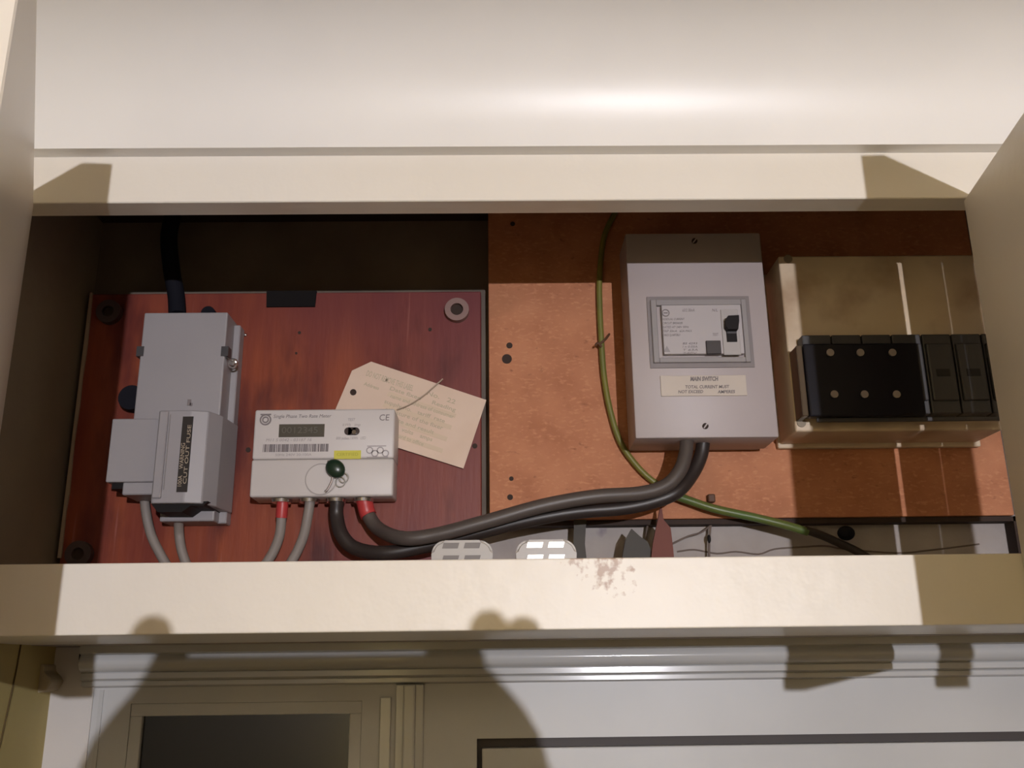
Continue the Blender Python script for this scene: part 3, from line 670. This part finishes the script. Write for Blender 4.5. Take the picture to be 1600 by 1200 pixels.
tag(obj('connector_knob', b, M_CNAVY, None, True), 'small round black knob beside the black cable end at the foot of the chipboard', 'connector')
b = N(); add_tube(b, [at(940, 542, ye-.004), at(934, 536, ye-.006), at(930, 540, ye-.004)], .0012, 8, 5); add_tube(b, [at(936, 538, ye-.005), at(946, 530, ye-.005), at(952, 522, ye+.002)], .0012, 8, 5)
tag(obj('cable_tie', b, mat('brown_tie', (.11, .05, .025), .6), None, True), 'small brown tie knotted round the green and yellow earth cable', 'cable tie')

# ---------------------------------------------------------------- clutter on the cupboard floor
def slotted(px0, px1, py0, label):
    Y = .752; zb = ZB2+.0165
    x0, x1 = at(px0, 860, Y).x, at(px1, 860, Y).x; z1 = at((px0+px1)/2, py0, Y).z
    t = thing('slotted_cap', label, 'plastic cap', ((x0+x1)/2, Y+.01, zb), 'white slotted caps behind the lower rail')
    r = .0105; zt = z1; z_b = zb
    pts = []
    for cx, cz, a0 in ((x1-r, zt-r, 0), (x0+r, zt-r, 90)):
        for i in range(9): a = math.radians(a0+i*90/8); pts.append((cx+r*math.cos(a), cz+r*math.sin(a)))
    pts += [(x0, z_b), (x1, z_b)]
    b = N(); add_prism(b, pts, Y, Y+.022); bmesh.ops.bevel(b, geom=[e for e in b.edges if abs(e.verts[0].co.y-e.verts[1].co.y) < 1e-6], offset=.0022, segments=3, affect='EDGES')
    obj('shell', b, M_WHITEP, t, True)
    mid = (x0+x1)/2; wdt = (x1-x0)
    for s in (-1, 1):
        for k in range(2):
            cz = zt-.0042-.0098*k; cx = mid+s*wdt*.175-.0005
            b = N(); hw = wdt*.140; sl = .0012
            add_prism(b, [(cx-hw, cz-.0022), (cx+hw-sl, cz-.0022), (cx+hw, cz+.0022), (cx-hw+sl, cz+.0022)], Y-.0004, Y+.0012); obj('slot', b, M_MIRROR if label.find('bright') >= 0 else M_SLOT, t)
slotted(674, 770, 844, 'white rounded plastic cap with four dull grey slots, left one behind the lower rail')
slotted(806, 901, 843, 'white rounded plastic cap with four bright reflecting slots, right one behind the lower rail')
YK = .895; zfl = ZB2+.0165
def shard(name, pts, Y, th, m, label, cat):
    b = N(); P_ = [fr(x, y, Y) for x, y in pts]; zmin = zfl
    P_ = [(x, max(z, zfl)) for x, z in P_]
    add_prism(b, P_, Y, Y+th)
    return tag(obj(name, b, m), label, cat)
shard('slate_shard', ((1014, 905), (1020, 850), (1028, 812), (1033, 786), (1037, 812), (1048, 825), (1052, 858), (1056, 905)), YB-.0226, .004, M_LEAF, 'pointed red-brown shard standing behind the lower rail under the cables', 'shard')
shard('dark_bracket', ((966, 905), (978, 842), (987, 826), (1000, 838), (1012, 846), (1018, 862), (1016, 905)), YB-.0176, .006, M_DKOBJ, 'dark angular piece leaning behind the lower rail, left of the red-brown shard', 'bracket')
shard('dark_strap', ((905, 905), (896, 850), (897, 812), (916, 812), (914, 850), (920, 905)), YB-.0056, .003, M_DKOBJ, 'dark upright strap against the wall right of the right slotted cap', 'strap')
for pts, r, lb in (([(1012, 820), (1010, 840), (1012, 862)], .0012, 'thin dark stalk left of the red-brown shard'),
                   ([(1118, 790), (1112, 806), (1110, 822), (1108, 850), (1108, 880)], .0012, 'thin dark upright stalk hanging below the green cable'),
                   ([(1050, 850), (1075, 838), (1095, 832), (1112, 820)], .0009, 'thin dark thread slanting between the shard and the upright stalk')):
    b = N(); add_tube(b, [at(x, y, YW-.010) for x, y in pts], r, 8, 6); tag(obj('stalk', b, M_TWIG, None, True), lb, 'stalk')
# crack line along the plaster
b = N(); pts = [(1058, 862), (1085, 859), (1120, 865), (1150, 862), (1185, 866), (1210, 858), (1250, 855), (1290, 853), (1320, 858), (1400, 864), (1450, 860), (1500, 854), (1530, 850)]
add_tube(b, [at(x, y, YW-.0004) for x, y in pts], .0008, 6, 4); struct('wall_crack', b, M_TWIG)
b = N(); c = at(1108, 842, YW-.012); bmesh.ops.create_uvsphere(b, u_segments=10, v_segments=8, radius=1, matrix=Matrix.Translation(c) @ Matrix.Diagonal((.0018, .0018, .0042, 1))); tag(obj('dead_insect', b, M_BLACK, None, True), 'tiny black husk clinging to the upright stalk under the green cable', 'husk')
b = N(); add_box(b, at(1060, 770, YB-.003).x, at(1068, 770, YB-.003).x, YB-.006, YB-.0002, at(1064, 806, YB).z, at(1064, 790, YB).z, .001, 1)
add_box(b, at(1106, 770, YB-.003).x, at(1113, 770, YB-.003).x, YB-.006, YB-.0002, at(1110, 783, YB).z, at(1110, 774, YB).z, .001, 1)
b.free()
b = N(); a = at(1111, 779, YB-.004); add_box(b, a.x-.0035, a.x+.0035, YB-.008, YB-.0002, a.z-.004, a.z+.004, .0012, 2); tag(obj('cable_clip', b, mat('brown_clip', (.09, .035, .015), .6)), 'small brown cable clip above the thicker green cable', 'cable clip')

# ---------------------------------------------------------------- wall joint on the left hall wall
b = N()
def onwall(px, py):
    d = FWD + RT*((px-800)/FPX) - UPV*((py-600)/FPX); d = d*(XWL/d.x); return Vector((XWL+.0004, d.y, d.z+H0))
add_tube(b, [onwall(33, 1000), onwall(24, 1050), onwall(13, 1100), onwall(2, 1150), onwall(-12, 1210)], .0009, 6, 4)
struct('wall_left_joint', b, mat('brown_joint', (.10, .065, .02), .8))

# ---------------------------------------------------------------- ceiling lamp (the only light)
lamp = thing('pendant_lamp', 'bare lit bulb on a short flex hanging from the hall ceiling behind the photographer', 'lamp', (LAMP.x, LAMP.y, ZC))
b = N(); bmesh.ops.create_icosphere(b, subdivisions=3, radius=.010, matrix=Matrix.Translation(LAMP)); obj('bulb', b, M_BULB, lamp, True)
b = N(); add_cyl(b, (LAMP.x, LAMP.y, LAMP.z+.052), (0, 0, 1), .017, .045, 20); obj('lamp_holder', b, M_WHITEP, lamp, True)
b = N(); add_tube(b, [(LAMP.x, LAMP.y, LAMP.z+.07), (LAMP.x, LAMP.y, ZC-.02)], .003, 10, smooth=False); obj('flex', b, M_WHITEP, lamp)
b = N(); add_cyl(b, (LAMP.x, LAMP.y, ZC-.012), (0, 0, 1), .045, .024, 28, .03); obj('ceiling_rose', b, M_WHITEP, lamp, True)

# ---------------------------------------------------------------- photographer holding up the phone
b = N(); add_box(b, -.043, .128, -.0125, -.0045, H0-.0300, H0+.0462, .003, 3)
tag(obj('mobile_phone', b, M_PHONE), 'black mobile phone held up sideways in both hands of the photographer', 'phone')
def skin(name, chains, m, parent=None, root=0, sub=2):
    me = bpy.data.meshes.new(name); V = []; E_ = []; Rr = []; idx = {}
    for ch in chains:
        prev = None
        for (k, co, r) in ch:
            if k not in idx: idx[k] = len(V); V.append((co[0], co[1], co[2]+H0)); Rr.append(r)
            if prev is not None: E_.append((prev, idx[k]))
            prev = idx[k]
    me.from_pydata(V, E_, []); me.materials.append(m)
    o = bpy.data.objects.new(name, me); C.collection.objects.link(o)
    s = o.modifiers.new('skin', 'SKIN'); s.use_smooth_shade = True
    sv = me.skin_vertices[0].data
    for i, r in enumerate(Rr): sv[i].radius = (r, r)
    sv[root].use_root = True
    u = o.modifiers.new('sub', 'SUBSURF'); u.levels = sub; u.render_levels = sub
    dg = bpy.context.evaluated_depsgraph_get(); dg.update()
    m2 = bpy.data.meshes.new_from_object(o.evaluated_get(dg)); bpy.data.objects.remove(o)
    m2.name = name
    o = bpy.data.objects.new(name, m2); C.collection.objects.link(o)
    if parent is not None: o.parent = parent
    return o
PX, PY = .045, -.46
chains = [[('pel', (PX, PY, -1.10), .13), ('waist', (PX, PY, -.93), .12), ('chest', (PX, PY, -.70), .14), ('neck0', (PX, PY+.01, -.56), .065), ('neck1', (PX, PY+.02, -.49), .055), ('head0', (PX, PY+.03, -.42), .075), ('head1', (PX, PY+.025, -.34), .085), ('head2', (PX, PY+.02, -.29), .06)],
          [('head0', None, 0), ('nose', (PX, PY+.115, -.385), .012)]]
chains[1][0] = ('head0', (PX, PY+.03, -.42), .075)
for s in (-1, 1):
    hx = -.049 if s < 0 else .149
    k = 'l' if s < 0 else 'r'
    kn = (k+'kn', (hx+s*.001, -.034, .012), .028); pa = (k+'pa', (hx+s*.022, -.040, -.034), .036)
    chains.append([('chest', (PX, PY, -.70), .14), (k+'sh', (PX+s*.19, PY, -.60), .060), (k+'el', (PX+s*.29, PY+.17, -.36), .042), (k+'wr', (hx+s*.056, -.070, -.110), .028), pa, kn])
    if s < 0: up = [('i', (hx+.000, -.030, .038), (hx+.002, -.022, .0585), .0112)]
    else: up = [('i', (hx-.022, -.030, .038), (.1205, -.024, .0590), .0112), ('j', (hx-.006, -.030, .036), (.1390, -.022, .0555), .0108)]
    for n_, a_, t_, r_ in up: chains.append([kn, (k+n_+'1', a_, r_+.0008), (k+n_+'2', t_, r_)])
    for n_, z_, x_ in (('m', .018, .0), ('r', -.004, .002)):
        if n_ == 'm': continue
        chains.append([kn, (k+n_+'1', (hx+s*x_, -.010, z_), .0095), (k+n_+'2', (hx-s*.010, .004, z_), .0085), (k+n_+'3', (hx-s*.022, .005, z_), .0075)])
    chains.append([pa, (k+'p1', (hx+s*.006, -.010, -.026), .0085), (k+'p2', (hx-s*.008, .003, -.024), .0075), (k+'p3', (hx-s*.020, .004, -.024), .0065)])
    chains.append([pa, (k+'t1', (hx-s*.016, -.036, -.030), .012), (k+'t2', (hx-s*.036, -.024, -.016), .010), (k+'t3', (hx-s*.054, -.022, -.004), .009)])
    chains.append([('pel', (PX, PY, -1.10), .13), (k+'hip', (PX+s*.09, PY, -1.18), .10), (k+'knee', (PX+s*.11, PY+.02, -1.58), .062), (k+'ank', (PX+s*.12, PY, -1.97), .042), (k+'toe', (PX+s*.13, PY+.15, -2.02), .035)])
per = skin('person', chains, M_SKIN)
tag(per, 'person in a navy shirt with both arms raised, holding a phone before the cupboard', 'person')
def ch(*a): return list(a)
sh = [[('w', (PX, PY, -1.06), .155), ('c', (PX, PY, -.72), .165), ('n', (PX, PY+.005, -.60), .10)]]
for s in (-1, 1): sh.append([('c', (PX, PY, -.72), .165), ('s%d' % s, (PX+s*.19, PY, -.60), .078), ('e%d' % s, (PX+s*.245, PY+.10, -.46), .062)])
skin('shirt', sh, M_SHIRT, per)
tr_ = []
for s in (-1, 1): tr_.append([('p', (PX, PY, -1.10), .165), ('h%d' % s, (PX+s*.09, PY, -1.20), .115), ('k%d' % s, (PX+s*.11, PY+.02, -1.58), .082), ('a%d' % s, (PX+s*.12, PY, -1.95), .062)])
skin('trousers', tr_, M_TROUS, per)
b = N(); bmesh.ops.create_uvsphere(b, u_segments=20, v_segments=12, radius=1, matrix=Matrix.Translation((PX, PY-.005, H0-.325)) @ Matrix.Diagonal((.088, .098, .085, 1))); obj('hair', b, M_HAIR, per, True)
for s in (-1, 1):
    b = N(); bmesh.ops.create_uvsphere(b, u_segments=12, v_segments=8, radius=.011, matrix=Matrix.Translation((PX+s*.031, PY+.098, H0-.37))); obj('eye', b, M_WHITEP, per, True)
for s in (-1, 1):
    b = N(); add_box(b, PX+s*.12-.045, PX+s*.12+.055, PY-.09, PY+.19, .0005, .075, .025, 3); obj('shoe', b, M_BLACK, per, True)
